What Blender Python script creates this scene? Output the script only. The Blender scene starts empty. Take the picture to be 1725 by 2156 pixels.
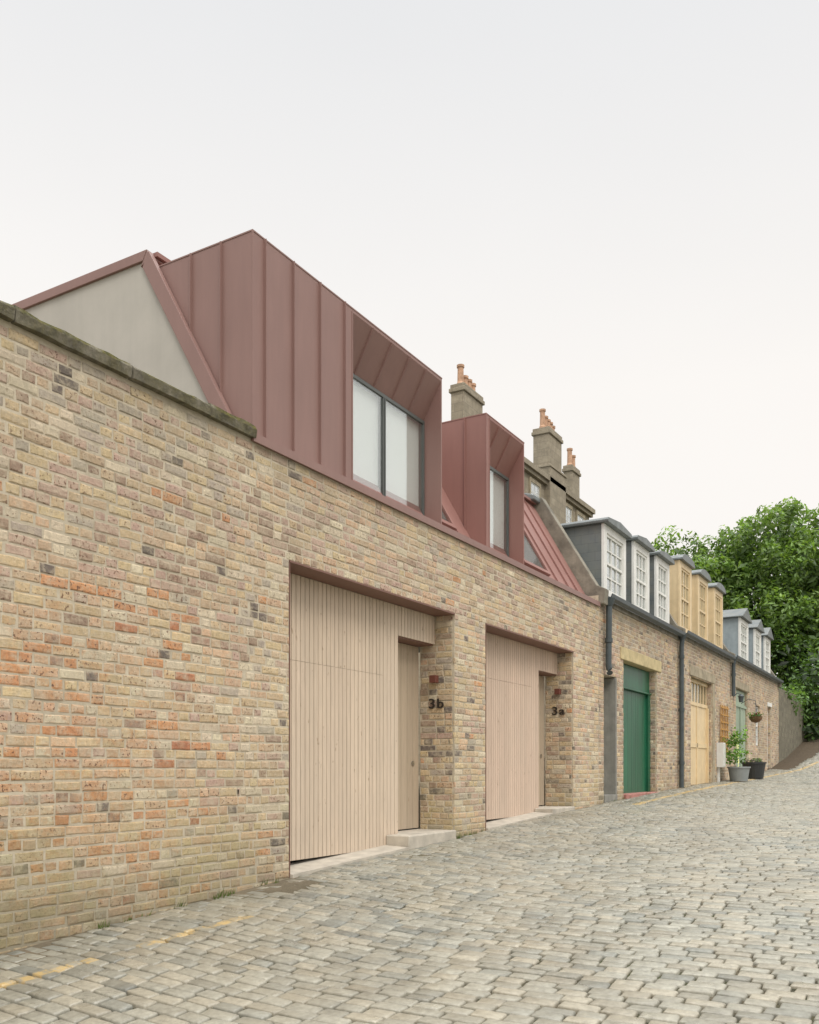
import bpy, math, random
from mathutils import Vector, Matrix, noise
R = random.Random(7)
scene = bpy.context.scene
scene.view_settings.view_transform = 'Standard'
scene.view_settings.look = 'None'
scene.view_settings.exposure = 0

# ------------------------------------------------------------------ terrain
TAB = [(-60,-1.5),(-10,-.2),(0,.24),(3.31,.44),(6.03,.60),(12.86,.91),(17.4,1.07),(25.9,1.28),(30.6,1.50),(34.5,1.95),(38.7,2.6),(46,3.5),(60,4.3),(120,5),(300,6)]
def g(x):
    if x <= TAB[0][0]: return TAB[0][1]
    for (a,za),(b,zb) in zip(TAB,TAB[1:]):
        if x <= b: return za+(zb-za)*(x-a)/(b-a)
    return TAB[-1][1]
def gz(x,y):
    z = g(x)
    if y < 0:
        s = min(1.0,-y/2.2); z -= .10*s*s*(3-2*s)
    return z

# ------------------------------------------------------------------ materials
def mat(name):
    m = bpy.data.materials.new(name); m.use_nodes = True
    nt = m.node_tree; nt.nodes.clear()
    o = nt.nodes.new('ShaderNodeOutputMaterial'); b = nt.nodes.new('ShaderNodeBsdfPrincipled')
    nt.links.new(b.outputs[0], o.inputs[0])
    return m, nt, b
def N(nt,t,**k):
    n = nt.nodes.new(t)
    for a,v in k.items(): setattr(n,a,v)
    return n
def mixc(nt, fac, a, b, mode='MIX'):
    n = N(nt,'ShaderNodeMix',data_type='RGBA',blend_type=mode)
    for i,v in ((0,fac),(6,a),(7,b)):
        if isinstance(v,(int,float)): n.inputs[i].default_value = v
        elif isinstance(v,tuple): n.inputs[i].default_value = (v[0],v[1],v[2],1)
        else: nt.links.new(v, n.inputs[i])
    return n.outputs[2]
def ramp(nt, src, pts):
    n = N(nt,'ShaderNodeValToRGB'); e = n.color_ramp.elements
    while len(e) < len(pts): e.new(.5)
    for el,(p,c) in zip(e,pts):
        el.position = p
        el.color = (c,c,c,1) if isinstance(c,(int,float)) else (c[0],c[1],c[2],1)
    nt.links.new(src,n.inputs[0]); return n.outputs[0]
def mul(nt,a,b):
    n=N(nt,'ShaderNodeMath',operation='MULTIPLY')
    for i,v in enumerate((a,b)):
        if isinstance(v,(int,float)): n.inputs[i].default_value=v
        else: nt.links.new(v,n.inputs[i])
    return n.outputs[0]
def maprange(nt,src,a,b,c=0.,d=1.):
    n=N(nt,'ShaderNodeMapRange'); 
    for i,v in ((1,a),(2,b),(3,c),(4,d)): n.inputs[i].default_value=v
    nt.links.new(src,n.inputs[0]); return n.outputs[0]
def coords(nt, scale=(1,1,1)):
    tc = N(nt,'ShaderNodeTexCoord'); mp = N(nt,'ShaderNodeMapping'); mp.inputs[3].default_value = scale
    nt.links.new(tc.outputs['Object'],mp.inputs[0]); return mp.outputs[0]
def sepobj(nt):
    tc = N(nt,'ShaderNodeTexCoord'); sx = N(nt,'ShaderNodeSeparateXYZ'); nt.links.new(tc.outputs['Object'],sx.inputs[0]); return sx.outputs
def nz(nt, vec, scale, detail=4, rough=.55):
    n = N(nt,'ShaderNodeTexNoise'); n.inputs['Scale'].default_value=scale; n.inputs['Detail'].default_value=detail
    n.inputs['Roughness'].default_value=rough; nt.links.new(vec,n.inputs['Vector']); return n.outputs[0]
def bump(nt,b,h,strength=.5,dist=.01,chain=None):
    n = N(nt,'ShaderNodeBump'); n.inputs['Strength'].default_value=strength; n.inputs['Distance'].default_value=dist
    nt.links.new(h,n.inputs['Height'])
    if chain: nt.links.new(chain,n.inputs['Normal'])
    nt.links.new(n.outputs[0],b.inputs['Normal']); return n.outputs[0]

def simple(name,col,rough=.6,var=.15,scale=8,bs=.2,bd=.004,metal=0,stretch=(1,1,1),bscale=None,spec=.5,streak=0):
    m,nt,b = mat(name); v = coords(nt,stretch)
    n = nz(nt,v,scale,6,.6)
    lo = tuple(c*(1-var) for c in col); hi = tuple(min(1,c*(1+var)) for c in col)
    c = ramp(nt,n,[(.3,lo),(.7,hi)])
    if streak:
        s = ramp(nt,nz(nt,coords(nt,(1,1,.08)),7,5,.65),[(.4,1.0),(.75,1-streak)])
        c = mixc(nt,1.0,c,s,'MULTIPLY')
    nt.links.new(c,b.inputs['Base Color']); b.inputs['Roughness'].default_value=rough; b.inputs['Metallic'].default_value=metal
    b.inputs['Specular IOR Level'].default_value=spec
    if bs: bump(nt,b,nz(nt,v,bscale or scale*6,4),bs,bd)
    return m

def brick_material(name, grime=(.29,.255,.185), gfac=.28, orange=True):
    m,nt,b = mat(name); v = coords(nt)
    at = N(nt,'ShaderNodeAttribute',attribute_name='Col')
    n1 = ramp(nt,nz(nt,v,32,6,.7),[(.28,.74),(.72,1.22)])
    c = mixc(nt,1.0,at.outputs['Color'],n1,'MULTIPLY')
    sx = sepobj(nt)
    if orange:   # kiln-fired orange patches in the old boundary wall
        om = mul(nt,mul(nt,maprange(nt,sx[0],5.4,4.4),maprange(nt,sx[2],3.0,2.0)),ramp(nt,nz(nt,v,4.5,7,.8),[(.49,0.0),(.61,.75)]))
        c = mixc(nt,om,c,(.56,.28,.13))
    w2 = ramp(nt,nz(nt,v,13,7,.75),[(.45,0.0),(.66,.8)])
    c = mixc(nt,w2,c,(.61,.52,.385))
    pn = ramp(nt,nz(nt,v,44,4,.6),[(.57,0.0),(.62,1.0)])
    pm = mul(nt,pn,at.outputs['Alpha'])
    c = mixc(nt,pm,c,(.17,.09,.06))
    w = ramp(nt,nz(nt,v,.8,5,.6),[(.42,0.0),(.75,gfac)])
    c = mixc(nt,w,c,grime)
    sm = ramp(nt,nz(nt,v,2.6,7,.75),[(.35,.90),(.65,1.06)]); c = mixc(nt,1.0,c,sm,'MULTIPLY')
    tp = mul(nt,maprange(nt,sx[2],3.2,4.1),ramp(nt,nz(nt,coords(nt,(1,1,.3)),2.2,6,.7),[(.40,0.0),(.64,.5)]))
    c = mixc(nt,tp,c,(.27,.245,.19))
    fm = mul(nt,maprange(nt,sx[2],1.6,.5),ramp(nt,nz(nt,v,1.3,6,.75),[(.38,0.0),(.58,.75)]))
    c = mixc(nt,fm,c,(.28,.26,.13))
    fd = mul(nt,maprange(nt,sx[2],.9,.45),ramp(nt,nz(nt,v,2.0,6,.75),[(.36,0.1),(.6,.65)]))
    c = mixc(nt,fd,c,(.16,.145,.10))
    nt.links.new(c,b.inputs['Base Color']); b.inputs['Roughness'].default_value=.9; b.inputs['Specular IOR Level'].default_value=.2
    k=bump(nt,b,nz(nt,v,45,7,.75),1.0,.009); bump(nt,b,pm,-.6,.006,k)
    return m
M_BRICK = brick_material('brick_weathered')
M_BRICKOLD = brick_material('brick_old',(.20,.175,.13),.6,False)

def mortar_material():
    m,nt,b = mat('mortar'); v = coords(nt)
    c = ramp(nt,nz(nt,v,12,6,.7),[(.3,(.42,.36,.26)),(.5,(.56,.49,.37)),(.75,(.63,.57,.45))])
    w = ramp(nt,nz(nt,v,.9,5,.6),[(.44,0.0),(.72,.55)]); c = mixc(nt,w,c,(.30,.265,.195))
    sx = sepobj(nt); fd=maprange(nt,sx[2],1.0,.45,0,.6); c=mixc(nt,fd,c,(.20,.18,.12))
    nt.links.new(c,b.inputs['Base Color']); b.inputs['Roughness'].default_value=.95
    bump(nt,b,nz(nt,v,90,5,.7),.8,.006); return m
M_MORTAR = mortar_material()

def cladding(name,col,rough=.5):
    m,nt,b = mat(name); v = coords(nt)
    n = nz(nt,v,1.3,4,.5)
    c = ramp(nt,n,[(.3,tuple(x*.94 for x in col)),(.7,tuple(x*1.05 for x in col))])
    n3 = ramp(nt,nz(nt,coords(nt,(1,1,.12)),14,5,.6),[(.35,.96),(.7,1.03)])
    c = mixc(nt,1.0,c,n3,'MULTIPLY')
    nt.links.new(c,b.inputs['Base Color']); b.inputs['Roughness'].default_value=rough; b.inputs['Specular IOR Level'].default_value=.4
    k = bump(nt,b,nz(nt,coords(nt,(1,1,.5)),2.2,2,.4),.12,.03)
    bump(nt,b,nz(nt,v,350,2),.06,.001,k)
    return m
M_CLAD = cladding('red_metal_cladding',(.265,.160,.140))
M_CLAD2 = cladding('red_metal_roofing',(.285,.148,.126))
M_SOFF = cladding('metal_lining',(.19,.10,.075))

def timber(name,col,pitch_stretch=.06):
    m,nt,b = mat(name); v = coords(nt,(1,1,pitch_stretch))
    gi = N(nt,'ShaderNodeNewGeometry')
    r = ramp(nt,gi.outputs['Random Per Island'],[(0,.93),(.5,1.0),(1,1.05)])
    n = ramp(nt,nz(nt,v,70,5,.6),[(.25,tuple(x*.86 for x in col)),(.75,tuple(min(1,x*1.1) for x in col))])
    c = mixc(nt,1.0,n,r,'MULTIPLY')
    kn = ramp(nt,nz(nt,coords(nt,(1,1,.35)),26,2,.5),[(.70,0.0),(.76,.7)])
    c = mixc(nt,kn,c,(.30,.20,.12))
    st = ramp(nt,nz(nt,coords(nt,(1,1,.4)),1.4,4,.6),[(.4,0.0),(.8,.3)])
    c = mixc(nt,st,c,(.48,.42,.34))
    sx=sepobj(nt); spl=mul(nt,maprange(nt,sx[2],1.35,.7),ramp(nt,nz(nt,coords(nt,(1,1,.3)),9,5,.7),[(.35,.1),(.7,.5)]))
    c = mixc(nt,spl,c,(.42,.36,.29))
    nt.links.new(c,b.inputs['Base Color']); b.inputs['Roughness'].default_value=.75; b.inputs['Specular IOR Level'].default_value=.25
    bump(nt,b,nz(nt,v,160,4),.25,.002); return m
M_TIMB = timber('pale_larch',(.64,.52,.40))
M_TIMB2 = timber('pale_larch_pink',(.63,.485,.38))
M_TDOOR = timber('shade_toned_larch_door',(.46,.37,.27))  # door larch in a darker tone: shade of the recess put into the colour
M_TDARK = simple('board_gap',(.09,.065,.04),.9,.1,5,0)

M_STUCCO = simple('grey_render',(.46,.44,.395),.95,.06,2.5,.4,.002,bscale=200,spec=.2,streak=.07)
M_CONC = simple('pale_concrete',(.47,.43,.36),.85,.22,6,.3,.003)
M_GLASSF = simple('dark_window_frame',(.09,.10,.095),.4,.1,4,0)
M_BLIND = simple('white_blind',(.88,.89,.87),.9,.02,1,0)
M_DARKIN = simple('dark_interior',(.05,.05,.05),.9,.1,1,0)
M_ROOFBLIND = simple('grey_roof_blind',(.12,.10,.09),.9,.1,1,0)
M_WHITE = simple('white_paint',(.78,.78,.74),.5,.06,8,.1,streak=.15)
M_YELLOW = simple('cream_yellow_paint',(.74,.58,.35),.5,.08,5,.1,streak=.15)
M_GREEN = simple('green_door_paint',(.010,.115,.055),.4,.25,3,.2,.003,stretch=(1,1,.3),streak=.3)
M_SAGE = simple('sage_green_paint',(.30,.38,.28),.5,.1,5,.1)
M_PALEBLUE = simple('pale_blue_grey_paint',(.30,.35,.37),.6,.12,5,.1,streak=.2)
M_SAND = simple('yellow_sandstone',(.52,.43,.24),.9,.2,6,.5,.006)
M_STONE = simple('grey_sandstone',(.24,.22,.175),.95,.4,4,.6,.01,streak=.25)
M_STONE2 = simple('buff_sandstone',(.36,.31,.22),.95,.3,4,.6,.01,streak=.2)
M_GREYST = simple('grey_cement_render',(.27,.265,.235),.95,.2,4,.5,.006,streak=.25)
M_LEAD = simple('lead_sheet',(.17,.19,.19),.5,.2,5,.2,.003,streak=.2)
M_PIPE = simple('dark_cast_iron',(.06,.075,.08),.45,.2,8,.1)
M_POT = simple('terracotta_chimney_pot',(.50,.31,.20),.85,.3,6,.2,streak=.25)
M_BLACK = simple('black_plastic',(.03,.032,.032),.5,.1,5,.1)
M_GREYP = simple('grey_plastic',(.25,.27,.27),.6,.1,5,.1)
M_BRONZE = simple('brown_metal',(.15,.05,.035),.45,.1,5,.05)
M_NUM = simple('dark_bronze_letter',(.03,.022,.018),.4,.1,5,0)
M_STEEL = simple('steel',(.5,.5,.48),.3,.05,5,0,metal=1)
M_TREL = simple('trellis_wood',(.50,.27,.07),.8,.15,8,.1)
M_WICKER = simple('brown_wicker',(.16,.09,.045),.9,.3,30,.3)
M_BARK = simple('bark',(.09,.07,.05),.95,.3,8,.8,.02,stretch=(1,1,.3))
M_PINK = simple('pink_threshold_paint',(.42,.19,.16),.7,.15,5,.2)

def glass(name,fac,tint=(.92,.95,.95),tr=(.97,.985,.98)):
    m = bpy.data.materials.new(name); m.use_nodes=True; nt=m.node_tree; nt.nodes.clear()
    o=N(nt,'ShaderNodeOutputMaterial'); t=N(nt,'ShaderNodeBsdfTransparent'); gl=N(nt,'ShaderNodeBsdfGlossy'); gl.inputs['Roughness'].default_value=.02
    gl.inputs['Color'].default_value=(*tint,1); t.inputs['Color'].default_value=(*tr,1)
    mx=N(nt,'ShaderNodeMixShader'); mx.inputs[0].default_value=fac
    nt.links.new(t.outputs[0],mx.inputs[1]); nt.links.new(gl.outputs[0],mx.inputs[2]); nt.links.new(mx.outputs[0],o.inputs[0]); return m
M_GLASS = glass('clear_glass',.26)
M_GLASS2 = glass('old_glass',.5)
M_GLASS3 = glass('roof_glass',.08)

def slate():
    m,nt,b = mat('blue_grey_slate')
    sx = sepobj(nt)
    ad = N(nt,'ShaderNodeMath',operation='ADD'); nt.links.new(sx[0],ad.inputs[0]); nt.links.new(sx[1],ad.inputs[1])
    cb = N(nt,'ShaderNodeCombineXYZ'); nt.links.new(ad.outputs[0],cb.inputs[0]); nt.links.new(sx[2],cb.inputs[1])
    br = N(nt,'ShaderNodeTexBrick'); nt.links.new(cb.outputs[0],br.inputs['Vector'])
    br.inputs['Scale'].default_value=1; br.inputs['Brick Width'].default_value=.24; br.inputs['Row Height'].default_value=.15; br.inputs['Mortar Size'].default_value=.003
    br.inputs['Color1'].default_value=(.12,.14,.145,1); br.inputs['Color2'].default_value=(.16,.175,.175,1); br.inputs['Mortar'].default_value=(.08,.09,.095,1)
    c = mixc(nt,ramp(nt,nz(nt,coords(nt),6,5),[(.4,0.0),(.8,.6)]),br.outputs['Color'],(.22,.22,.18))
    nt.links.new(c,b.inputs['Base Color']); b.inputs['Roughness'].default_value=.6
    bump(nt,b,br.outputs['Fac'],-.5,.01); return m
M_SLATE = slate()

def ashlar(name,c1,c2,mo,w,h,ms=.012):
    m,nt,b = mat(name)
    sx = sepobj(nt)
    ad = N(nt,'ShaderNodeMath',operation='ADD'); nt.links.new(sx[0],ad.inputs[0]); nt.links.new(sx[1],ad.inputs[1])
    cb = N(nt,'ShaderNodeCombineXYZ'); nt.links.new(ad.outputs[0],cb.inputs[0]); nt.links.new(sx[2],cb.inputs[1])
    wn = N(nt,'ShaderNodeTexNoise'); wn.inputs['Scale'].default_value=4; nt.links.new(cb.outputs[0],wn.inputs['Vector'])
    mv = N(nt,'ShaderNodeMix',data_type='VECTOR'); mv.inputs[0].default_value=.03; nt.links.new(cb.outputs[0],mv.inputs[4]); nt.links.new(wn.outputs['Color'],mv.inputs[5])
    br = N(nt,'ShaderNodeTexBrick'); nt.links.new(mv.outputs[1],br.inputs['Vector'])
    br.inputs['Scale'].default_value=1; br.inputs['Brick Width'].default_value=w; br.inputs['Row Height'].default_value=h; br.inputs['Mortar Size'].default_value=ms
    br.inputs['Color1'].default_value=(*c1,1); br.inputs['Color2'].default_value=(*c2,1); br.inputs['Mortar'].default_value=(*mo,1)
    c = mixc(nt,ramp(nt,nz(nt,coords(nt),3,7,.75),[(.38,0.0),(.68,.8)]),br.outputs['Color'],tuple(x*.5 for x in c1))
    nt.links.new(c,b.inputs['Base Color']); b.inputs['Roughness'].default_value=.95
    k=bump(nt,b,br.outputs['Fac'],-.8,.02); bump(nt,b,nz(nt,coords(nt),25,5,.7),.8,.02,k); return m
M_ASHLAR = ashlar('townhouse_stone',(.38,.33,.245),(.30,.26,.19),(.22,.19,.15),.6,.28,.008)
M_RUBBLE = ashlar('rubble_stone',(.24,.215,.155),(.12,.11,.08),(.17,.16,.11),.32,.17,.025)

def coping_mat():
    m,nt,b = mat('mossy_coping_stone'); v=coords(nt)
    c = ramp(nt,nz(nt,v,9,6,.7),[(.3,(.10,.09,.07)),(.5,(.22,.20,.15)),(.7,(.34,.31,.24))])
    geo=N(nt,'ShaderNodeNewGeometry'); sp=N(nt,'ShaderNodeSeparateXYZ'); nt.links.new(geo.outputs['Normal'],sp.inputs[0])
    up=ramp(nt,sp.outputs[2],[(.1,0.4),(.5,1.0)])
    ms=ramp(nt,nz(nt,v,5,6,.7),[(.38,0.0),(.5,1.0)])
    mm=mul(nt,up,ms)
    mc=ramp(nt,nz(nt,v,30,4,.7),[(.35,(.045,.05,.012)),(.7,(.20,.17,.04))])
    c=mixc(nt,mm,c,mc)
    nt.links.new(c,b.inputs['Base Color']); b.inputs['Roughness'].default_value=1
    bump(nt,b,nz(nt,v,35,6,.75),1,.03); return m
M_COPING = coping_mat()

def sett_mat():
    m,nt,b = mat('granite_setts'); v=coords(nt)
    at=N(nt,'ShaderNodeAttribute',attribute_name='Col')
    n1=ramp(nt,nz(nt,v,28,7,.7),[(.28,.62),(.72,1.30)])
    c=mixc(nt,1.0,at.outputs['Color'],n1,'MULTIPLY')
    sp=ramp(nt,nz(nt,v,220,2),[(.55,0.0),(.75,.35)]); c=mixc(nt,sp,c,(.09,.09,.085))
    big=ramp(nt,nz(nt,v,.7,5,.65),[(.42,0.0),(.72,.45)]); c=mixc(nt,big,c,(.31,.265,.185))
    dk=ramp(nt,nz(nt,coords(nt,(.5,1,1)),1.1,6,.7),[(.50,1.0),(.70,.70)]); c=mixc(nt,1.0,c,dk,'MULTIPLY')
    ab=ramp(nt,at.outputs['Alpha'],[(.37,0.0),(.41,1.0),(.59,1.0),(.63,0.0)])
    pw=ramp(nt,nz(nt,v,7,7,.85),[(.46,.8),(.57,.0)])
    sx=sepobj(nt); pf=mul(nt,pw,maprange(nt,sx[0],5,11,.75,1.0))
    c=mixc(nt,mul(nt,ab,pf),c,(.62,.42,.14))
    nt.links.new(c,b.inputs['Base Color'])
    rr=ramp(nt,nz(nt,v,3,5,.6),[(.35,.26),(.65,.52)]); nt.links.new(rr,b.inputs['Roughness']); b.inputs['Specular IOR Level'].default_value=.55
    k=bump(nt,b,nz(nt,v,22,5,.6),.6,.009); bump(nt,b,nz(nt,v,140,4,.7),.4,.003,k); return m
M_SETT = sett_mat()

def ground_mat():
    m,nt,b = mat('earth_and_grit'); v=coords(nt)
    c=ramp(nt,nz(nt,v,3,7,.7),[(.35,(.055,.05,.032)),(.5,(.085,.075,.045)),(.7,(.17,.14,.09))])
    ms=ramp(nt,nz(nt,v,1.6,5,.7),[(.48,0.0),(.62,.75)]); c=mixc(nt,ms,c,(.07,.085,.028))
    sx=sepobj(nt)
    lf=ramp(nt,nz(nt,v,14,6,.8),[(.35,(.05,.04,.025)),(.6,(.10,.07,.04)),(.75,(.17,.14,.08))])
    sw=mul(nt,maprange(nt,sx[1],-.75,-.15),ramp(nt,nz(nt,v,2.5,5,.7),[(.35,.5),(.6,1.0)]))
    c=mixc(nt,sw,c,(.22,.18,.12))
    c=mixc(nt,maprange(nt,sx[0],27,31),c,lf)
    nt.links.new(c,b.inputs['Base Color']); b.inputs['Roughness'].default_value=1
    bump(nt,b,nz(nt,v,60,6,.75),1,.02); return m
M_GROUND = ground_mat()

def leaf_mat():
    m,nt,b = mat('leaves')
    at=N(nt,'ShaderNodeAttribute',attribute_name='Col')
    nt.links.new(at.outputs['Color'],b.inputs['Base Color']); b.inputs['Roughness'].default_value=.45; b.inputs['Specular IOR Level'].default_value=.4
    tr=N(nt,'ShaderNodeBsdfTranslucent'); c=mixc(nt,1.0,at.outputs['Color'],(1.5,1.5,.6),'MULTIPLY'); nt.links.new(c,tr.inputs[0])
    mx=N(nt,'ShaderNodeMixShader'); mx.inputs[0].default_value=.38
    out=[n for n in nt.nodes if n.type=='OUTPUT_MATERIAL'][0]
    nt.links.new(b.outputs[0],mx.inputs[1]); nt.links.new(tr.outputs[0],mx.inputs[2]); nt.links.new(mx.outputs[0],out.inputs[0]); return m
M_LEAF = leaf_mat()

# ------------------------------------------------------------------ mesh builder
class MB:
    def __init__(s): s.v=[];s.f=[];s.m=[];s.c=[];s.cur=(1,1,1,0)
    def add(s,vs,fs,mi=0,col=None,cols=None):
        n=len(s.v); s.v.extend(vs); s.c.extend(cols if cols else [col or s.cur]*len(vs))
        for f in fs: s.f.append(tuple(i+n for i in f)); s.m.append(mi)
    def box(s,x0,x1,y0,y1,z0,z1,mi=0):
        s.add([(x0,y0,z0),(x1,y0,z0),(x1,y1,z0),(x0,y1,z0),(x0,y0,z1),(x1,y0,z1),(x1,y1,z1),(x0,y1,z1)],
              [(0,3,2,1),(4,5,6,7),(0,1,5,4),(1,2,6,5),(2,3,7,6),(3,0,4,7)],mi)
    def prism(s,poly,x0,x1,mi=0):
        n=len(poly)
        s.add([(x0,y,z) for y,z in poly]+[(x1,y,z) for y,z in poly],
              [tuple(range(n))]+[tuple(range(2*n-1,n-1,-1))]+[(i,n+i,n+(i+1)%n,(i+1)%n) for i in range(n)],mi)
    def prism_y(s,poly,y0,y1,mi=0):
        n=len(poly)
        s.add([(x,y0,z) for x,z in poly]+[(x,y1,z) for x,z in poly],
              [tuple(range(n))]+[tuple(range(2*n-1,n-1,-1))]+[(i,n+i,n+(i+1)%n,(i+1)%n) for i in range(n)],mi)
    def tube(s,pts,rad,n=10,mi=0,caps=True):
        if not isinstance(rad,(list,tuple)): rad=[rad]*len(pts)
        P=[Vector(p) for p in pts]; vs=[]
        for i,p in enumerate(P):
            d=(P[min(i+1,len(P)-1)]-P[max(i-1,0)]).normalized()
            a=Vector((0,0,1)) if abs(d.z)<.9 else Vector((1,0,0))
            u=d.cross(a).normalized(); w=d.cross(u)
            for k in range(n):
                t=2*math.pi*k/n; q=p+(u*math.cos(t)+w*math.sin(t))*rad[i]; vs.append(tuple(q))
        fs=[]
        for i in range(len(P)-1):
            for k in range(n):
                fs.append((i*n+k,i*n+(k+1)%n,(i+1)*n+(k+1)%n,(i+1)*n+k))
        if caps: fs.append(tuple(range(n))); fs.append(tuple(range((len(P)-1)*n,len(P)*n)))
        s.add(vs,fs,mi)
    def lathe(s,c,prof,n=20,mi=0):
        vs=[];fs=[]
        for r,z in prof:
            for k in range(n):
                t=2*math.pi*k/n; vs.append((c[0]+r*math.cos(t),c[1]+r*math.sin(t),c[2]+z))
        for i in range(len(prof)-1):
            for k in range(n): fs.append((i*n+k,i*n+(k+1)%n,(i+1)*n+(k+1)%n,(i+1)*n+k))
        s.add(vs,fs,mi)

COL=scene.collection
def link(o): COL.objects.link(o); return o
def attach(o,parent):
    o.parent=parent
    if parent.parent is None: o.matrix_parent_inverse=Matrix.Translation(-parent.location)
def obj(name,mb,mats,parent=None,label=None,category=None,kind=None,bevel=0,smooth=False,group=None):
    me=bpy.data.meshes.new(name); me.from_pydata(mb.v,[],mb.f)
    me.polygons.foreach_set('material_index',mb.m)
    if smooth: me.polygons.foreach_set('use_smooth',[True]*len(mb.f))
    a=me.color_attributes.new('Col','FLOAT_COLOR','POINT')
    flat=[x for c in mb.c for x in c]; a.data.foreach_set('color',flat)
    if not isinstance(mats,(list,tuple)): mats=[mats]
    for m in mats: me.materials.append(m)
    me.update()
    o=link(bpy.data.objects.new(name,me))
    if parent: attach(o,parent)
    if label: o['label']=label
    if category: o['category']=category
    if kind: o['kind']=kind
    if group: o['group']=group
    if bevel:
        b=o.modifiers.new('Bevel','BEVEL'); b.width=bevel; b.segments=2; b.limit_method='ANGLE'
    return o
def empty(name,loc,label,category,group=None):
    e=link(bpy.data.objects.new(name,None)); e.location=loc; e.empty_display_size=.3
    e['label']=label; e['category']=category
    if group: e['group']=group
    return e

# ------------------------------------------------------------------ bricks
CH=.070
def lay(P,u0,u1,z0,z1,holes,colfn,sink,seed,base=-.04,hev=3,rh=.28,rough=1.0):
    rr=random.Random(seed)
    k=math.floor((z0-base)/CH)
    while True:
        a=base+k*CH; k+=1
        if a>=z1-.015: break
        if a+CH<=z0: continue
        za=max(a+.006,z0); zb=min(a+CH-.006,z1)
        if zb-za<.02: continue
        zc=(za+zb)/2
        A0=u0(k) if callable(u0) else u0; A1=u1(k) if callable(u1) else u1
        iv=[(A0,A1)]
        for (h0,h1,q0,q1) in holes:
            if q0<zc<q1:
                nv=[]
                for (s,e) in iv:
                    if h1<=s or h0>=e: nv.append((s,e)); continue
                    if h0>s: nv.append((s,h0))
                    if h1<e: nv.append((h1,e))
                iv=nv
        header=(k%hev==0)
        for (s,e) in iv:
            L0=.106 if header else .208
            u=s-(rr.choice([0,.5]) if header else (.5 if k%2 else 0))*L0 + rr.uniform(-.01,.01)
            while u<e:
                L=L0*rr.uniform(.93,1.07)
                if not header and rr.random()<rh: L=.106
                if header and rr.random()<.12: L=.2
                a0=max(u,s); a1=min(u+L,e); u+=L
                if a1-a0<.03: continue
                j=lambda q=.003: rr.uniform(-q,q)*rough
                x0=a0+.006+j(.0038); x1=a1-.006+j(.0038); zA=za+j(.0032); zB=zb+j(.0032); c=.0075; d=rr.uniform(-.003,.003)
                wav=.010*noise.noise(Vector((u*.7,zc*3,1.0)))
                zA+=wav; zB+=wav; xm=(x0+x1)/2+j(.02)
                vs=[]
                for (dd,ins) in ((-.02,0),(-.004+d,0),(d,c)):
                    q=.0045 if ins else .003
                    for (uu,zz) in ((x0+ins,zA+ins),(xm,zA+ins+j(.003)),(x1-ins,zA+ins),(x1-ins,zB-ins),(xm,zB-ins+j(.003)),(x0+ins,zB-ins)):
                        vs.append(P(uu+j(q),zz+j(q),dd))
                fs=[(12,13,14,15,16,17)]+[(i,(i+1)%6,6+(i+1)%6,6+i) for i in range(6)]+[(6+i,6+(i+1)%6,12+(i+1)%6,12+i) for i in range(6)]
                sink((a0+a1)/2,zc).add(vs,fs,0,colfn((a0+a1)/2,zc,rr))
PAL={'buff':(.63,.485,.295),'tan':(.54,.405,.27),'orange':(.60,.30,.15),'peach':(.64,.435,.285),'pink':(.51,.36,.285),
     'brown':(.38,.27,.20),'dark':(.18,.15,.13),'grey':(.45,.39,.315),'pale':(.68,.585,.43),'red':(.46,.20,.11)}
def pick(rr,w):
    t=sum(w.values())*rr.random()
    for k,x in w.items():
        t-=x
        if t<=0: break
    c=PAL[k]; f=rr.uniform(.9,1.1)
    pit={'dark':.3,'pink':.9,'orange':1.,'peach':1.}.get(k,.7)*rr.uniform(.0,1.3)
    return (c[0]*f,c[1]*f*rr.uniform(.97,1.03),c[2]*f,min(1,pit))
def col_main(x,z,rr):
    nn=noise.noise(Vector((x*.6,z*.8,3.)))
    if x<5.6 and z<2.5+nn:
        o=max(0,nn*1.5+.5)
        w=dict(buff=34,tan=13,orange=4+20*o,peach=18+12*o,pink=6,brown=3.5,dark=1.0,pale=12,red=3*o,grey=3)
    elif x<5.6 and z<3.5:
        w=dict(buff=22,tan=20,orange=3,peach=12,pink=21,brown=12,dark=2.5,pale=10,grey=10)
    elif x<5.6:
        w=dict(buff=14,tan=20,pink=18,brown=11,dark=2.5,pale=15,grey=21)
    elif z>3.2:
        w=dict(buff=18,tan=16,orange=1.5,peach=18,pink=33,brown=8,dark=2,pale=17,grey=6)
    else:
        w=dict(buff=32,tan=16,orange=1.5,peach=15,pink=15,brown=5,dark=2.5,pale=17,grey=7)
    return pick(rr,w)
def col_reveal(x,z,rr):
    return pick(rr,dict(buff=30,tan=22,orange=3,peach=10,pink=8,brown=12,dark=9,pale=8,grey=8))
def col_old(x,z,rr):
    return pick(rr,dict(buff=10,tan=22,orange=.8,peach=9,pink=22,brown=20,dark=5,pale=6,grey=15))

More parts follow.
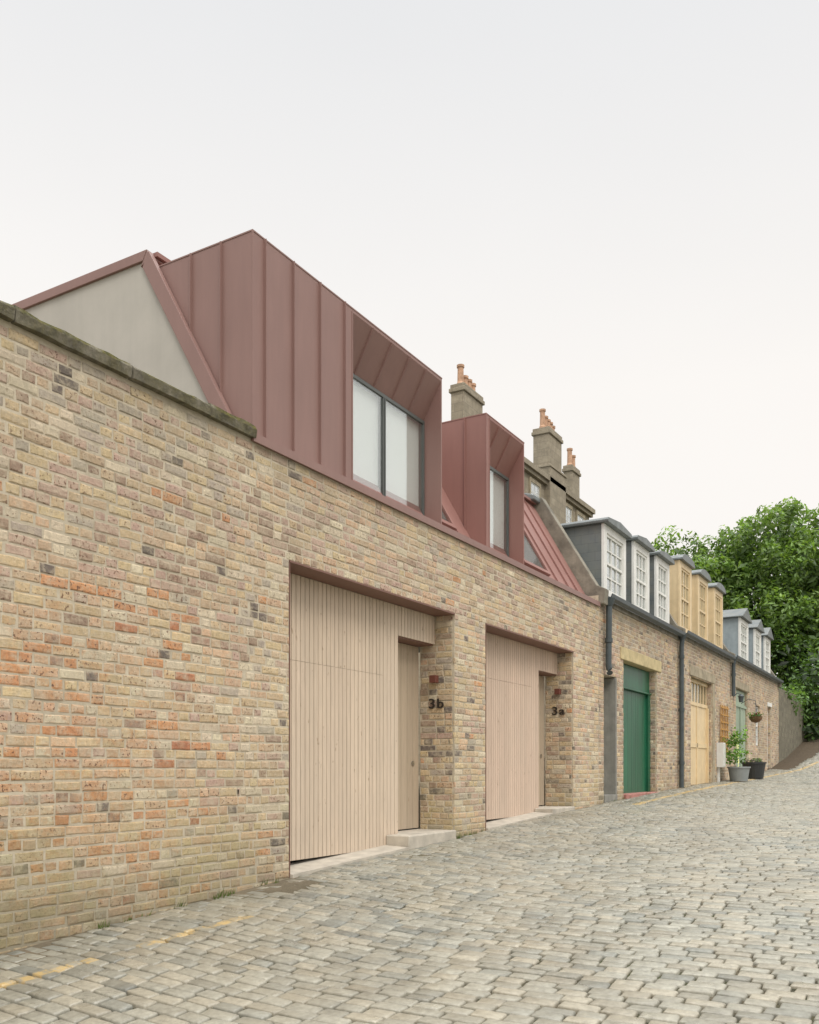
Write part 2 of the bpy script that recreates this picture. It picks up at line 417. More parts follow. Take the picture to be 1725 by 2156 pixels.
XS=5.52; XM=9.40; XE=13.95
LZ=3.25; WT=4.10; WB=4.135
w_bound,w_h1,w_h2=MB(),MB(),MB()
w_old=[MB(),MB(),MB()]
Pf=lambda u,z,d:(u,-d,z)
op1=(6.01,8.99,-1,LZ); op2=(9.80,12.80,-1,LZ)
tooth=lambda k: XS-.02+((k*37)%5-2)*.052
lay(Pf,-3.0,tooth,-.35,WT,[],col_main,lambda x,z:w_bound,1,hev=2,rh=.22)
lay(Pf,tooth,XE,-.35,WT,[op1,op2],col_main,lambda x,z:w_h1 if x<XM else w_h2,2,hev=4,rh=.3)
for X0,mb in ((8.99,w_h1),(12.80,w_h2)):
    lay(lambda u,z,d:(X0-d,u,z),.024,.45,.3,LZ,[],col_reveal,lambda a,b:mb,int(X0*10))
for X0,mb in ((6.01,w_h1),(9.80,w_h2)):
    lay(lambda u,z,d:(X0+d,u,z),.024,.25,.3,LZ,[],col_reveal,lambda a,b:mb,int(X0*10)+1)
Yb=.0045
w_bound.box(-3,XS,Yb,.32,-.6,WB,1)
def mortar_segs(mb,x0,x1,holes,zt,y1=.45):
    x=x0
    for (a,b,c,d) in sorted(holes):
        if a>x: mb.box(x,a-.006 if a>x0 else a,Yb,y1,-.6,zt,1)
        if d<zt: mb.box(a-.005,b+.005,Yb,y1,d+.006,zt,1)
        if c>-.5: mb.box(a-.005,b+.005,Yb,y1,-.6,c-.006,1)
        x=b+.006
    if x<x1: mb.box(x,x1,Yb,y1,-.6,zt,1)
mortar_segs(w_h1,XS,XM,[op1],WT)
mortar_segs(w_h2,XM,XE,[op2],WT)

boundary=empty('brick_boundary_wall',(1.3,.15,.3),'long weathered buff and orange brick wall with mossy stone coping','wall')
obj('wall',w_bound,[M_BRICK,M_MORTAR],boundary)
cp=MB(); x=-3.0; r2=random.Random(5)
while x<XS-.05:
    L=min(r2.uniform(.75,1.0),XS+.02-x); j=r2.uniform(-.008,.008)
    n=10
    for i in range(n):
        a=x+.006+(L-.012)*i/n; b=x+.006+(L-.012)*(i+1)/n
        def prof(xx):
            e=.014*noise.noise(Vector((xx*6,1,2))); e2=.014*noise.noise(Vector((xx*9,5,2)))
            return [(-.045+j+e,4.12+e2*.5),(-.055+j+e,4.18+e),(-.03+e2,4.21+e+j),(.16,4.24+j+e2),(.38,4.17),(.38,4.12)]
        pa,pb=prof(a),prof(b); m_=len(pa)
        fs=[(q,m_+q,m_+(q+1)%m_,(q+1)%m_) for q in range(m_)]
        if i==0: fs.append(tuple(range(m_)))
        if i==n-1: fs.append(tuple(range(2*m_-1,m_-1,-1)))
        cp.add([(a,y,z) for y,z in pa]+[(b,y,z) for y,z in pb],fs)
    x+=L
obj('coping',cp,M_COPING,boundary)

house1=empty('mews_house',(7.4,0,.66),'brick mews house, red metal mansard, wide box dormer, numbered 3b','house')
house2=empty('mews_house',(11.6,0,.85),'brick mews house, red metal roof, narrow box dormer, numbered 3a','house')
obj('wall',w_h1,[M_BRICK,M_MORTAR],house1)
obj('wall',w_h2,[M_BRICK,M_MORTAR],house2)

# ------------------------------------------------------------------ timber fronts
def slats(mb,x0,x1,y,z0,z1,pitch=.066,gap=.0085,th=.02,rr=R):
    n=max(1,round((x1-x0)/pitch)); p=(x1-x0)/n
    for i in range(n):
        a=x0+i*p+gap/2; b=x0+(i+1)*p-gap/2; dy=rr.uniform(-.001,.001)
        mb.prism([(y+dy+.0,z0),(y+dy,z1),(y+th,z1),(y+th,z0)],a,b)
def front(house,a,b,rec,doorbot,seam,steptop,stepx,tm,leafx):
    leafx=a+.012+round((leafx-a-.012)/.0665)*.0665
    g1=MB(); slats(g1,a+.012,leafx,.25,doorbot,seam-.0015); g1.box(a+.012,leafx,.266,.30,doorbot,seam-.0015,1)
    obj('garage_door',g1,[tm,M_TDARK],house)
    g2=MB()
    slats(g2,a+.012,leafx,.25,seam+.0015,LZ-.016)
    slats(g2,leafx,rec,.25,doorbot,LZ-.016)
    slats(g2,rec,b-.004,.25,2.92,LZ-.016)
    g2.box(a+.012,rec-.002,.266,.42,seam+.004,LZ-.016,1); g2.box(leafx+.004,rec-.002,.266,.42,doorbot,seam,1); g2.box(rec,b-.004,.266,.40,2.94,LZ-.016,1)
    obj('timber_cladding',g2,[tm,M_TDARK],house)
    s=MB(); s.box(rec-.001,rec+.012,.274,.46,steptop,2.92); obj('recess_lining',s,tm,house)
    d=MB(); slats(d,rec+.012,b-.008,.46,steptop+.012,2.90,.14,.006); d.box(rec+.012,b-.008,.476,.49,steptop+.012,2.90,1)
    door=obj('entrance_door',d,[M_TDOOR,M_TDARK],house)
    lk=MB(); lx=b-.15; lz=steptop+.75
    lk.tube([(lx,.461,lz),(lx,.448,lz)],.028,16)
    obj('lock',lk,M_STEEL,door)
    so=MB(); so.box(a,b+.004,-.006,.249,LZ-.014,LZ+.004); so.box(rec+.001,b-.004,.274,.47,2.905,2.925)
    so.box(a,a+.01,.0,.25,doorbot-.1,LZ-.015)
    obj('lintel_lining',so,M_SOFF,house,bevel=.002)
    st=MB(); st.box(stepx,b-.006,-.03,.248,steptop-.6,steptop); st.box(rec+.013,b-.006,.248,.475,steptop-.6,steptop-.002)
    obj('door_step',st,M_CONC,house,bevel=.012)
    sl=MB(); n=8
    for i in range(n):
        xa=a+.005+(stepx-a-.007)*i/n; xb=a+.005+(stepx-a-.007)*(i+1)/n
        za,zb=g(xa)+.02,g(xb)+.02
        sl.add([(xa,-.03,za-.3),(xb,-.03,zb-.3),(xb,.35,zb-.3),(xa,.35,za-.3),(xa,-.03,za),(xb,-.03,zb),(xb,.35,zb+.015),(xa,.35,za+.015)],
               [(0,3,2,1),(4,5,6,7),(0,1,5,4),(2,3,7,6)]+([(3,0,4,7)] if i==0 else [])+([(1,2,6,5)] if i==n-1 else []))
    obj('threshold',sl,M_CONC,house)
    bk=MB(); bk.box(a+.01,b,.495,.55,.2,LZ); obj('inner_wall',bk,M_DARKIN,house)
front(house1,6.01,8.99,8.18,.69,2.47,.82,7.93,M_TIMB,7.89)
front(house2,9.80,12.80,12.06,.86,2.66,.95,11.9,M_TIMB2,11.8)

def number(house,txt,X,Y0,Z,h):
    cu=bpy.data.curves.new('number','FONT'); cu.body=txt; cu.size=h*1.38; cu.extrude=.006; cu.offset=.0024; cu.space_character=1.14
    t=link(bpy.data.objects.new('tmp',cu))
    dg=bpy.context.evaluated_depsgraph_get(); me=bpy.data.meshes.new_from_object(t.evaluated_get(dg))
    bpy.data.objects.remove(t)
    Mx=Matrix(((0,0,-1,X-.016),(-1.22,0,0,Y0),(0,1,0,Z-h/2),(0,0,0,1)))
    me.transform(Mx); me.materials.clear(); me.materials.append(M_NUM)
    o=link(bpy.data.objects.new('house_number',me)); attach(o,house)
    o['label']='dark house number %s on the brick pier'%txt
number(house1,'3b',8.99,.33,2.25,.112)
number(house2,'3a',12.80,.34,2.38,.125)
def lamp(house,X,Y,Z):
    b=MB(); b.box(X-.012,X-.002,Y-.03,Y+.03,Z-.03,Z+.03); b.box(X-.085,X-.012,Y-.042,Y+.042,Z-.042,Z+.042)
    obj('wall_lamp',b,M_BRONZE,house,bevel=.004)
lamp(house1,8.985,.235,2.52); lamp(house2,12.795,.225,2.66)

# ------------------------------------------------------------------ red metal roof
def slopeY(z): return .14+(z-4.17)*(1.12-.14)/(5.88-4.17)
def mansard(house,x0,x1,seams,mt):
    b=MB(); b.prism([(.10,4.11),(.14,4.17),(1.12,5.88),(6.2,5.88),(6.2,4.11)],x0,x1)
    for s in seams:
        dn=(-.87*.022,.5*.022)
        b.prism([(.14,4.18),(.14+dn[0],4.18+dn[1]),(1.12+dn[0],5.88+dn[1]),(1.12,5.88)],s-.004,s+.004)
    b.box(x0,x1,1.06,1.30,5.882,5.92)
    obj('mansard_roof',b,mt,house)
mansard(house1,XS+.03,XM,[8.95],M_CLAD2)
mansard(house2,XM,XE-.005,[9.42,11.2,12.65,13.1,13.5],M_CLAD2)
gm=MB(); gm.prism([(.2,4.11),(.30,4.42),(1.10,5.86),(6.2,5.86),(6.2,4.11)],XS-.005,XS+.028); obj('gable_wall',gm,M_STUCCO,house1)
vg=MB()
u=Vector((.98,1.71)).normalized(); nrm=Vector((-u.y,u.x))
p0=Vector((.14,4.17)); p1=Vector((1.12,5.88))
a0=p0+nrm*.03; a1=p1+nrm*.03+u*.02
vg.prism([tuple(a0),tuple(a1),tuple(a1-nrm*.125-u*.07),tuple(a0-nrm*.125)],XS-.03,XS+.022)
vg.prism([(1.125,5.93),(6.25,5.93),(6.25,5.845),(1.17,5.845)],XS-.031,XS+.2)
vg.prism([(1.125,5.925),(1.08,5.86),(1.20,5.80),(1.17,5.845)],XS-.029,XS+.2)
obj('roof_verge',vg,M_CLAD,house1,bevel=.004)
for h,x0,x1 in ((house1,XS,XM),(house2,XM+.002,XE)):
    f=MB(); f.prism([(-.03,4.095),(-.03,4.165),(.0,4.178),(.16,4.185),(.16,4.13),(.0,4.13),(-.015,4.095)],x0,x1)
    f.box(x0,x1,-.012,.45,4.101,4.14)
    obj('eaves_flashing',f,M_CLAD,h)

def box_dormer(house,x0,x1,o0,o1,fs,cs,ss,mull,topz=5.78,mt=M_CLAD):
    b=MB(); y0=.01
    b.box(x0,o0,y0,1.25,4.17,topz-.001)
    b.box(o1,x1,y0,1.25,4.17,topz-.001)
    b.prism([(y0,topz),(1.25,topz),(1.25,5.35),(.23,5.35),(y0,topz-.03)],o0-.001,o1+.001)
    b.box(x0-.004,x1+.004,y0-.004,1.27,topz,topz+.012)
    b.box(x0-.004,x0+.008,y0-.004,y0+.008,4.18,topz)
    for s in fs: b.box(s-.003,s+.003,y0-.026,y0,4.18,topz)
    for c in cs: b.box(x0-.026,x0,c-.003,c+.003,4.18,topz)
    dy,dz=.22,-(topz-.03-5.35); L=math.hypot(dy,dz); nx,nzz=dz/L*.018,-dy/L*.018
    for s in ss: b.prism([(y0,topz-.03),(.23,5.35),(.23+nx,5.35+nzz),(y0+nx,topz-.03+nzz)],s-.003,s+.003)
    b.box(o0-.012,o0+.0,y0-.006,y0,4.18,topz-.02)
    d=obj('dormer',b,mt,house)
    fr=MB(); yf=.215; w=.032
    fr.box(o0,o1,yf,yf+.06,5.31,5.349); fr.box(o0,o1,yf,yf+.06,4.17,4.25)
    fr.box(o0,o0+w,yf,yf+.06,4.251,5.309); fr.box(o1-w,o1-.001,yf,yf+.06,4.251,5.309)
    for m_ in mull:
        fr.box(m_-.026,m_+.026,yf-.004,yf+.06,4.251,5.309); fr.box(m_-.004,m_+.004,yf-.012,yf-.003,4.251,5.309)
    obj('window_frame',fr,M_GLASSF,d,bevel=.004)
    ed=[o0+w]+[e for m_ in mull for e in (m_-.026,m_+.026)]+[o1-w]
    for i in range(0,len(ed),2):
        gl=MB(); gl.box(ed[i]-.002,ed[i+1]+.002,yf+.012,yf+.018,4.25,5.31); obj('window_pane',gl,M_GLASS,d)
    bl=MB(); bl.box(o0+.02,o1-.01,yf+.062,yf+.066,4.2,5.34)
    obj('blind',bl,M_BLIND,d)
    bk=MB(); bk.box(o0,o1,.9,.92,4.17,5.34); obj('inner_wall',bk,M_DARKIN,d)
box_dormer(house1,5.55,8.71,6.965,8.69,[5.69,6.06,6.44,6.82],[.33,.66],[7.307,7.657,8.01,8.35],[7.85])
box_dormer(house2,9.83,10.98,9.925,10.96,[],[.29],[10.2,10.55],[],mt=M_CLAD2)
def rooflight(house,x0,x1,z0,z1):
    b=MB(); e=MB()
    def P(z,off): 
        return (slopeY(z)-.87*off, z+.5*off)
    w=.05
    for (a,c,s,t) in ((x0,x0+w,z0,z1),(x1-w,x1,z0,z1),(x0+w,x1-w,z0,z0+w),(x0+w,x1-w,z1-w,z1)):
        b.prism([P(s,.0),P(s,.05),P(t,.05),P(t,.0)],a,c)
    f=obj('rooflight',b,M_CLAD2,house,bevel=.004)
    e.prism([P(z0+w,.02),P(z0+w,.03),P(z1-w,.03),P(z1-w,.02)],x0+w,x1-w)
    obj('window_pane',e,M_GLASS3,f)
    k=MB(); k.prism([P(z0+w,.004),P(z0+w,.012),P(z1-w,.012),P(z1-w,.004)],x0+w,x1-w)
    obj('blind',k,M_ROOFBLIND,f)
rooflight(house1,8.80,9.36,4.28,5.2)
rooflight(house2,11.4,12.35,4.30,5.05)

# ------------------------------------------------------------------ older mews houses
def sink_old(i): return lambda a,b:w_old[i]
A=empty('old_mews_house',(16.5,0,1.03),'old brick mews house with green garage door and white dormers','house','old mews houses along the lane')
B=empty('old_mews_house',(21.6,0,1.17),'old brick mews house with cream yellow dormers and garage door','house','old mews houses along the lane')
C=empty('old_mews_house',(28.4,0,1.38),'old brick mews house with slate dormers and sage green door','house','old mews houses along the lane')
HA,HB,HC=(XE,19.02),(19.02,24.35),(24.35,32.6)
eA,eB,eC=4.28,4.36,4.42
holesA=[(14.22,14.87,-1,3.04),(15.27,17.38,-1,3.38)]
holesB=[(19.14,19.62,-1,3.45),(20.14,22.3,-1,3.55)]
holesC=[(25.2,26.9,-1,3.68),(28.2,28.9,2.2,3.4),(30.3,31.0,-1,3.5)]
for i,(H,h,e) in enumerate(((HA,holesA,eA),(HB,holesB,eB),(HC,holesC,eC))):
    lay(Pf,H[0]+.005,H[1],.5,e,h,col_old,sink_old(i),20+i)
    for q in h: 
        lay(lambda u,z,d,q=q:(q[1]-d,u,z),.024,.2,.8,q[3],[],col_old,sink_old(i),50+i)
    mortar_segs(w_old[i],H[0]+.002,H[1],h,e,.3)
    obj('wall',w_old[i],[M_BRICKOLD,M_MORTAR],(A,B,C)[i])
def sash(parent,x0,x1,z0,z1,y,mf,cols,rows,name='window'):
    b=MB(); w=.04
    b.box(x0,x1,y,y+.05,z1-w,z1); b.box(x0,x1,y,y+.05,z0,z0+w+.02)
    b.box(x0,x0+w,y,y+.05,z0+w+.02,z1-w); b.box(x1-w,x1,y,y+.05,z0+w+.02,z1-w)
    zm=(z0+z1)/2; b.box(x0+w,x1-w,y-.005,y+.05,zm-.02,zm+.02)
    for i in range(1,cols):
        x=x0+w+(x1-x0-2*w)*i/cols; b.box(x-.011,x+.011,y+.004,y+.04,z0+w+.02,z1-w)
    for i in range(1,rows):
        if i*2==rows: continue
        z=z0+w+(z1-z0-2*w)*i/rows; b.box(x0+w,x1-w,y+.006,y+.038,z-.011,z+.011)
    return obj(name,b,mf,parent)
def pane(parent,x0,x1,z0,z1,y):
    gl=MB(); gl.box(x0,x1,y,y+.004,z0,z1); obj('window_pane',gl,M_GLASS2,parent)
def old_dormer(house,x0,x1,zb,zt,mf,mcheek,roof='lead',yf=.09,bars=(3,4),w=.14):
    b=MB()
    b.prism([(yf+.02,zb),(yf+.02,zt),(1.3,zt),(.25,zb)],x0,x0+.05,1); b.prism([(yf+.02,zb),(yf+.02,zt),(1.3,zt),(.25,zb)],x1-.05,x1,1)
    b.box(x0-.01,x0+w,yf-.03,yf+.021,zb-.03,zt); b.box(x1-w,x1+.01,yf-.03,yf+.021,zb-.03,zt)
    b.box(x0+w,x1-w,yf-.03,yf+.05,zt-.13,zt); b.box(x0+w,x1-w,yf-.04,yf+.05,zb-.05,zb+.10)
    b.box(x0+.05,x1-.05,.55,.57,zb,zt,2)
    d=obj('dormer',b,[mf,mcheek,M_DARKIN],house,bevel=.005)
    sash(d,x0+w,x1-w,zb+.101,zt-.131,yf-.01,mf,bars[0],bars[1],name='window_frame')
    pane(d,x0+w,x1-w,zb+.12,zt-.14,yf+.015)
    cu=MB(); cu.box(x0+w,x1-w,yf+.12,yf+.125,(zb+zt)/2-.1,zt-.1); obj('blind',cu,M_BLIND,d)
    r=MB(); xm=(x0+x1)/2
    if roof=='lead':
        r.prism_y([(x0-.07,zt),(x1+.07,zt),(x1+.08,zt+.04),(x1+.05,zt+.08),(xm,zt+.14),(x0-.05,zt+.08),(x0-.08,zt+.04)],yf-.12,1.35)
        m_=M_LEAD
    elif roof=='curve':
        pts=[(x0-.05,zt),(x1+.05,zt),(x1+.05,zt+.04)]+[(xm+(x1-x0+.06)/2*math.cos(t),zt+.05+.12*math.sin(t)) for t in [k*math.pi/8 for k in range(1,8)]]+[(x0-.05,zt+.04)]
        r.prism_y(pts,yf-.1,1.35); m_=M_LEAD
    else:
        r.prism_y([(x0-.1,zt),(x1+.1,zt),(x1+.1,zt+.03),(xm,zt+.34),(x0-.1,zt+.03)],yf-.12,1.4); m_=M_SLATE
    obj('dormer_roof',r,m_,d,bevel=.008)
for (x0,x1,dz) in ((14.42,15.6,0),(16.1,17.08,.08),(17.6,18.55,.12)):
    old_dormer(A,x0,x1,eA+.06,5.55+dz,M_WHITE,M_SLATE,'lead')
for (x0,x1) in ((19.42,20.45),(21.1,22.1),(22.8,23.8)):
    old_dormer(B,x0,x1,eB+.06,5.95,M_YELLOW,M_YELLOW,'curve')
for (x0,x1) in ((26.1,27.35),(28.4,29.5),(30.2,31.25)):
    old_dormer(C,x0,x1,eC+.05,5.7,M_WHITE,M_PALEBLUE,'gable')
for H,h,e,zt in ((HA,A,eA,5.9),(HB,B,eB,6.0),(HC,C,eC,6.0)):
    b=MB(); b.prism([(.02,e),(1.35,zt),(3.2,zt+.25),(6,e)],H[0]+.2,H[1]-.01)
    obj('roof',b,M_SLATE,h)
    gt=MB()
    pts=[(-.02,e-.01),(-.02,e+.05),(-.035,e+.05),(-.05,e+.005),(-.09,e-.025),(-.13,e+.005),(-.145,e+.05),(-.16,e+.05),(-.15,e-.01),(-.09,e-.045)]
    gt.prism(pts,H[0]+.22,H[1]-.02); obj('gutter',gt,M_PIPE,h)
    ev=MB(); ev.box(H[0]+.01,H[1],-.02,.1,e-.10,e-.012); obj('eaves_course',ev,M_STONE,h,bevel=.006)
def skew(house,x0,x1,e,zt,m_=M_STONE):
    b=MB(); b.prism([(-.09,e-.16),(-.11,e+.08),(.04,e+.15),(.98,zt+.14),(1.45,zt+.16),(1.45,e-.1),(.02,e-.16)],x0,x1)
    obj('skew_stone',b,m_,house,bevel=.012)
skew(A,XE+.003,XE+.19,4.30,5.86)
cpb=MB(); cpb.prism([(1.0,5.98),(1.15,6.03),(2.6,6.03),(2.6,5.9),(1.0,5.9)],XE-.25,XE+.24); obj('ridge_capping',cpb,M_LEAD,A,bevel=.02)
skew(B,19.05,19.22,eB,5.9); skew(C,24.37,24.56,eC,5.9); skew(C,32.35,32.58,eC,5.9)

b=MB(); b.box(15.08,17.66,-.02,.2,3.385,3.60)
obj('door_lintel',b,M_SAND,A,bevel=.012)
b=MB(); b.box(15.28,17.37,.14,.20,2.96,3.375); b.box(17.24,17.37,.12,.20,.9,2.955); b.box(15.28,15.36,.12,.20,.9,2.955); b.box(15.28,17.37,.10,.20,2.93,2.959)
obj('door_frame',b,M_GREEN,A,bevel=.006)
b=MB(); slats(b,15.365,17.235,.17,1.07,2.925,.115,.004)
b.box(15.365,17.235,.192,.21,1.07,2.925)
gd=obj('garage_door',b,M_GREEN,A)
b=MB(); b.tube([(15.75,.168,2.2),(15.75,.15,2.2)],.03,12); obj('handle',b,M_STEEL,gd)
b=MB(); b.tube([(15.75,.168,1.9),(15.75,.15,1.9)],.018,10); obj('lock',b,M_STEEL,gd)
b=MB(); b.box(15.28,17.37,-.05,.2,.7,1.07); obj('threshold',b,M_PINK,A,bevel=.01)
b=MB(); b.box(14.225,14.80,.20,.26,.6,3.03); b.box(14.225,14.865,-.02,.20,.6,1.08); b.box(14.80,14.866,-.01,.25,1.081,3.03); obj('blocked_doorway',b,M_GREYST,A,bevel=.006)
b=MB(); b.box(20.0,22.55,-.02,.2,3.555,3.78); b.box(22.31,22.52,-.015,.2,.9,3.55); obj('door_lintel',b,M_STONE2,B,bevel=.012)
b=MB(); slats(b,20.25,22.19,.13,1.15,2.95,.14,.004)
b.box(20.15,22.29,.152,.2,1.15,2.951); b.box(20.15,22.29,.11,.16,2.951,3.03); b.box(20.15,22.29,.11,.16,3.47,3.545)
for i in range(8):
    x=20.15+i*(2.14-.04)/7; b.box(x,x+.04,.135,.155,3.031,3.469)
b.box(20.25,22.19,.11,.129,2.0,2.1)
b.box(22.19,22.29,.08,.151,1.15,2.95); b.box(20.15,20.25,.08,.151,1.15,2.95); b.box(21.19,21.25,.11,.129,1.15,2.95)
gd=obj('garage_door',b,M_YELLOW,B)
pane(gd,20.16,22.28,3.03,3.47,.158)
b=MB(); b.box(20.14,22.3,.2,.22,3.0,3.54); obj('inner_wall',b,M_DARKIN,gd)
b=MB(); b.box(19.15,19.61,.142,.2,1.12,3.44); slats(b,19.15,19.61,.12,1.12,3.0,.11,.004); b.box(19.15,19.61,.09,.141,3.01,3.06)
obj('entrance_door',b,M_YELLOW,B)
b=MB(); b.box(25.0,27.1,-.02,.2,3.685,3.88); obj('door_lintel',b,M_STONE2,C,bevel=.012)
b=MB(); slats(b,25.22,26.88,.06,1.28,3.2,.16,.005); b.box(25.22,26.88,.082,.2,1.28,3.67); b.box(25.22,26.88,.03,.081,3.2,3.27); b.box(26.03,26.08,.04,.059,1.28,3.2)
obj('garage_door',b,M_SAGE,C)
b=MB(); b.box(30.32,30.98,.1,.2,1.45,3.48); b.box(30.25,31.05,-.02,.1,3.505,3.62); obj('entrance_door',b,M_WHITE,C)
w=sash(C,28.22,28.88,2.22,3.38,.06,M_WHITE,2,4); pane(w,28.22,28.88,2.22,3.38,.09)
b=MB(); b.box(28.22,28.88,.2,.22,2.2,3.4); obj('inner_wall',b,M_DARKIN,w)

def pipe(house,x,zt,zb,r=.05):
    b=MB(); b.tube([(x,-.09,zt),(x,-.09,zt-.12),(x,-.075,zt-.25),(x,-.075,zb)],r,12)
    b.tube([(x,-.09,zt-.02),(x,-.09,zt-.10)],[r*1.9,r*1.25],12)
    z=zt-.5
    while z>zb+.2:
        b.tube([(x,-.075,z),(x,-.075,z+.07)],r*1.25,12); z-=1.1
    obj('downpipe',b,M_PIPE,house)
b=MB(); x=14.2
b.tube([(x,-.09,eA),(x,-.09,4.1),(x,-.08,3.2),(x,-.09,3.12),(x-.06,-.12,3.05)],.05,12); b.tube([(x,-.09,eA-.02),(x,-.09,4.14)],[.1,.06],12); b.tube([(x,-.085,3.55),(x,-.085,3.62)],.064,12)
obj('downpipe',b,M_PIPE,A)
pipe(A,19.0,eA+.02,1.12)
pipe(C,24.45,eC,3.4)

# ------------------------------------------------------------------ rubble wall at the far end
rw=MB(); n=13
for i in range(n):
    xa=32.62+i*.5; xb=xa+.5
    za=4.25+(g(xa)-1.7)*.1; zb=4.25+(g(xb)-1.7)*.1
    rw.add([(xa,0,0),(xb,0,0),(xb,.4,0),(xa,.4,0),(xa,0,za),(xb,0,zb),(xb,.4,zb),(xa,.4,za)],[(4,5,6,7),(0,1,5,4),(2,3,7,6)]+([(3,0,4,7)] if i==0 else [])+([(1,2,6,5)] if i==n-1 else []))
obj('rubble_stone_wall',rw,M_RUBBLE,None,'old grey rubble stone wall climbing beside the lane','wall')

# ------------------------------------------------------------------ townhouses behind
def chimney(house,x0,x1,y0,y1,zb,zt,pots,shoulder=None):
    b=MB(); b.box(x0,x1,y0,y1,zb,zt-.28); b.box(x0-.06,x1+.06,y0-.06,y1+.06,zt-.28,zt-.14); b.box(x0-.02,x1+.02,y0-.02,y1+.02,zt-.14,zt)
    if shoulder: b.box(x0-.12,x1+.25,y0-.1,y1,zb,shoulder); b.box(x0-.16,x1+.29,y0-.14,y1,shoulder,shoulder+.1)
    else: b.box(x0-.04,x1+.04,y0-.04,y1+.04,zb+.3,zb+.38)
    c=obj('chimney',b,M_ASHLAR,house,bevel=.02)
    for (px,hh) in pots:
        p=MB(); ym=(y0+y1)/2; p.lathe((px,ym,zt),[(.14,-.02),(.14,.08),(.115,.12),(.105,hh-.1),(.135,hh-.08),(.135,hh),(.08,hh),(.08,0)],14)
        obj('chimney_pot',p,M_POT,c)
T1=empty('townhouse',(29,13,0),'tall grey stone townhouse with chimney stack and clay pots','house','stone terrace behind the mews')
T2=empty('townhouse',(36,13,0),'tall grey stone townhouse with two chimney stacks and slate roof','house','stone terrace behind the mews')
def town(h,x0,x1,zt,wins,rt):
    b=MB(); b.box(x0,x1,9.3,18,0,zt); b.box(x0-.1,x1+.1,9.15,9.3,zt-.35,zt-.2); b.box(x0-.15,x1+.15,9.05,9.3,zt-.2,zt)
    obj('wall',b,M_ASHLAR,h)
    r=MB(); r.prism([(9.1,zt),(10.6,zt+rt),(16.5,zt+rt),(18,zt)],x0,x1); obj('roof',r,M_SLATE,h)
    for (a,c,z0,z1) in wins:
        s=sash(h,a,c,z0,z1,9.27,M_WHITE,2,4)
        d=MB(); d.box(a,c,9.295,9.31,z0,z1); obj('inner_wall',d,M_DARKIN,s); pane(s,a,c,z0,z1,9.285)
        f=MB(); f.box(a-.12,a,9.24,9.3,z0-.1,z1+.15); f.box(c,c+.12,9.24,9.3,z0-.1,z1+.15); f.box(a,c,9.24,9.3,z1,z1+.15); f.box(a-.15,c+.15,9.2,9.3,z0-.2,z0-.101)
        obj('window_surround',f,M_STONE2,s)
town(T1,26.5,31.5,12.3,[(28,29,9.5,11.3)],.6)
town(T2,31.5,40.2,13.5,[(33.2,34.1,11.5,12.9),(36.9,37.8,11.5,12.9),(38.5,39.4,11.5,12.9),(33.2,34.1,8.4,10.3),(36.9,37.8,8.4,10.3),(38.5,39.4,8.4,10.3)],.5)
chimney(T1,27.65,29.15,9.4,9.9,12,14.8,[(27.9,.72),(28.22,.45),(28.52,.43),(28.82,.4)])
chimney(T2,34.85,36.3,9.15,9.85,9,15.6,[(35.02,.8),(35.3,.6),(35.58,.55),(35.84,.52),(36.1,.45)],13.9)
chimney(T2,38.35,39.35,9.45,9.85,12.5,15.1,[(38.6,.8),(39.0,.6)])

# ------------------------------------------------------------------ foliage
def leaves(mb,centers,count,size,rr,cols,flat=1.0,shell=.55,sh=(.7,1.3)):
    for (c,r) in centers:
        nn=int(count*r*r)
        shade=rr.uniform(*sh)
        for _ in range(nn):
            d=Vector((rr.gauss(0,1),rr.gauss(0,1),rr.gauss(0,1))).normalized()
            q=Vector(c)+Vector((d.x,d.y,d.z*flat))*r*(shell+(1-shell)*rr.random()**.6)*rr.uniform(.9,1.12)
            s=size*rr.uniform(.6,1.3)
            a=(d*.7+Vector((rr.uniform(-1,1),rr.uniform(-1,1),rr.uniform(-.2,1.2)))).normalized()
            t=a.cross(Vector((rr.uniform(-1,1),rr.uniform(-1,1),rr.uniform(-1,1)))).normalized(); w=a.cross(t)
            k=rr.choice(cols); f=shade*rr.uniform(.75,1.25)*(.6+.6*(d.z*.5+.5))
            mb.add([tuple(q-t*s),tuple(q+w*s*.42+a*s*.1),tuple(q+t*s),tuple(q-w*s*.42+a*s*.1)],[(0,1,2,3)],0,(k[0]*f,k[1]*f,k[2]*f,1))
GC=[(.155,.26,.065),(.19,.31,.08),(.125,.21,.055),(.23,.34,.10)]
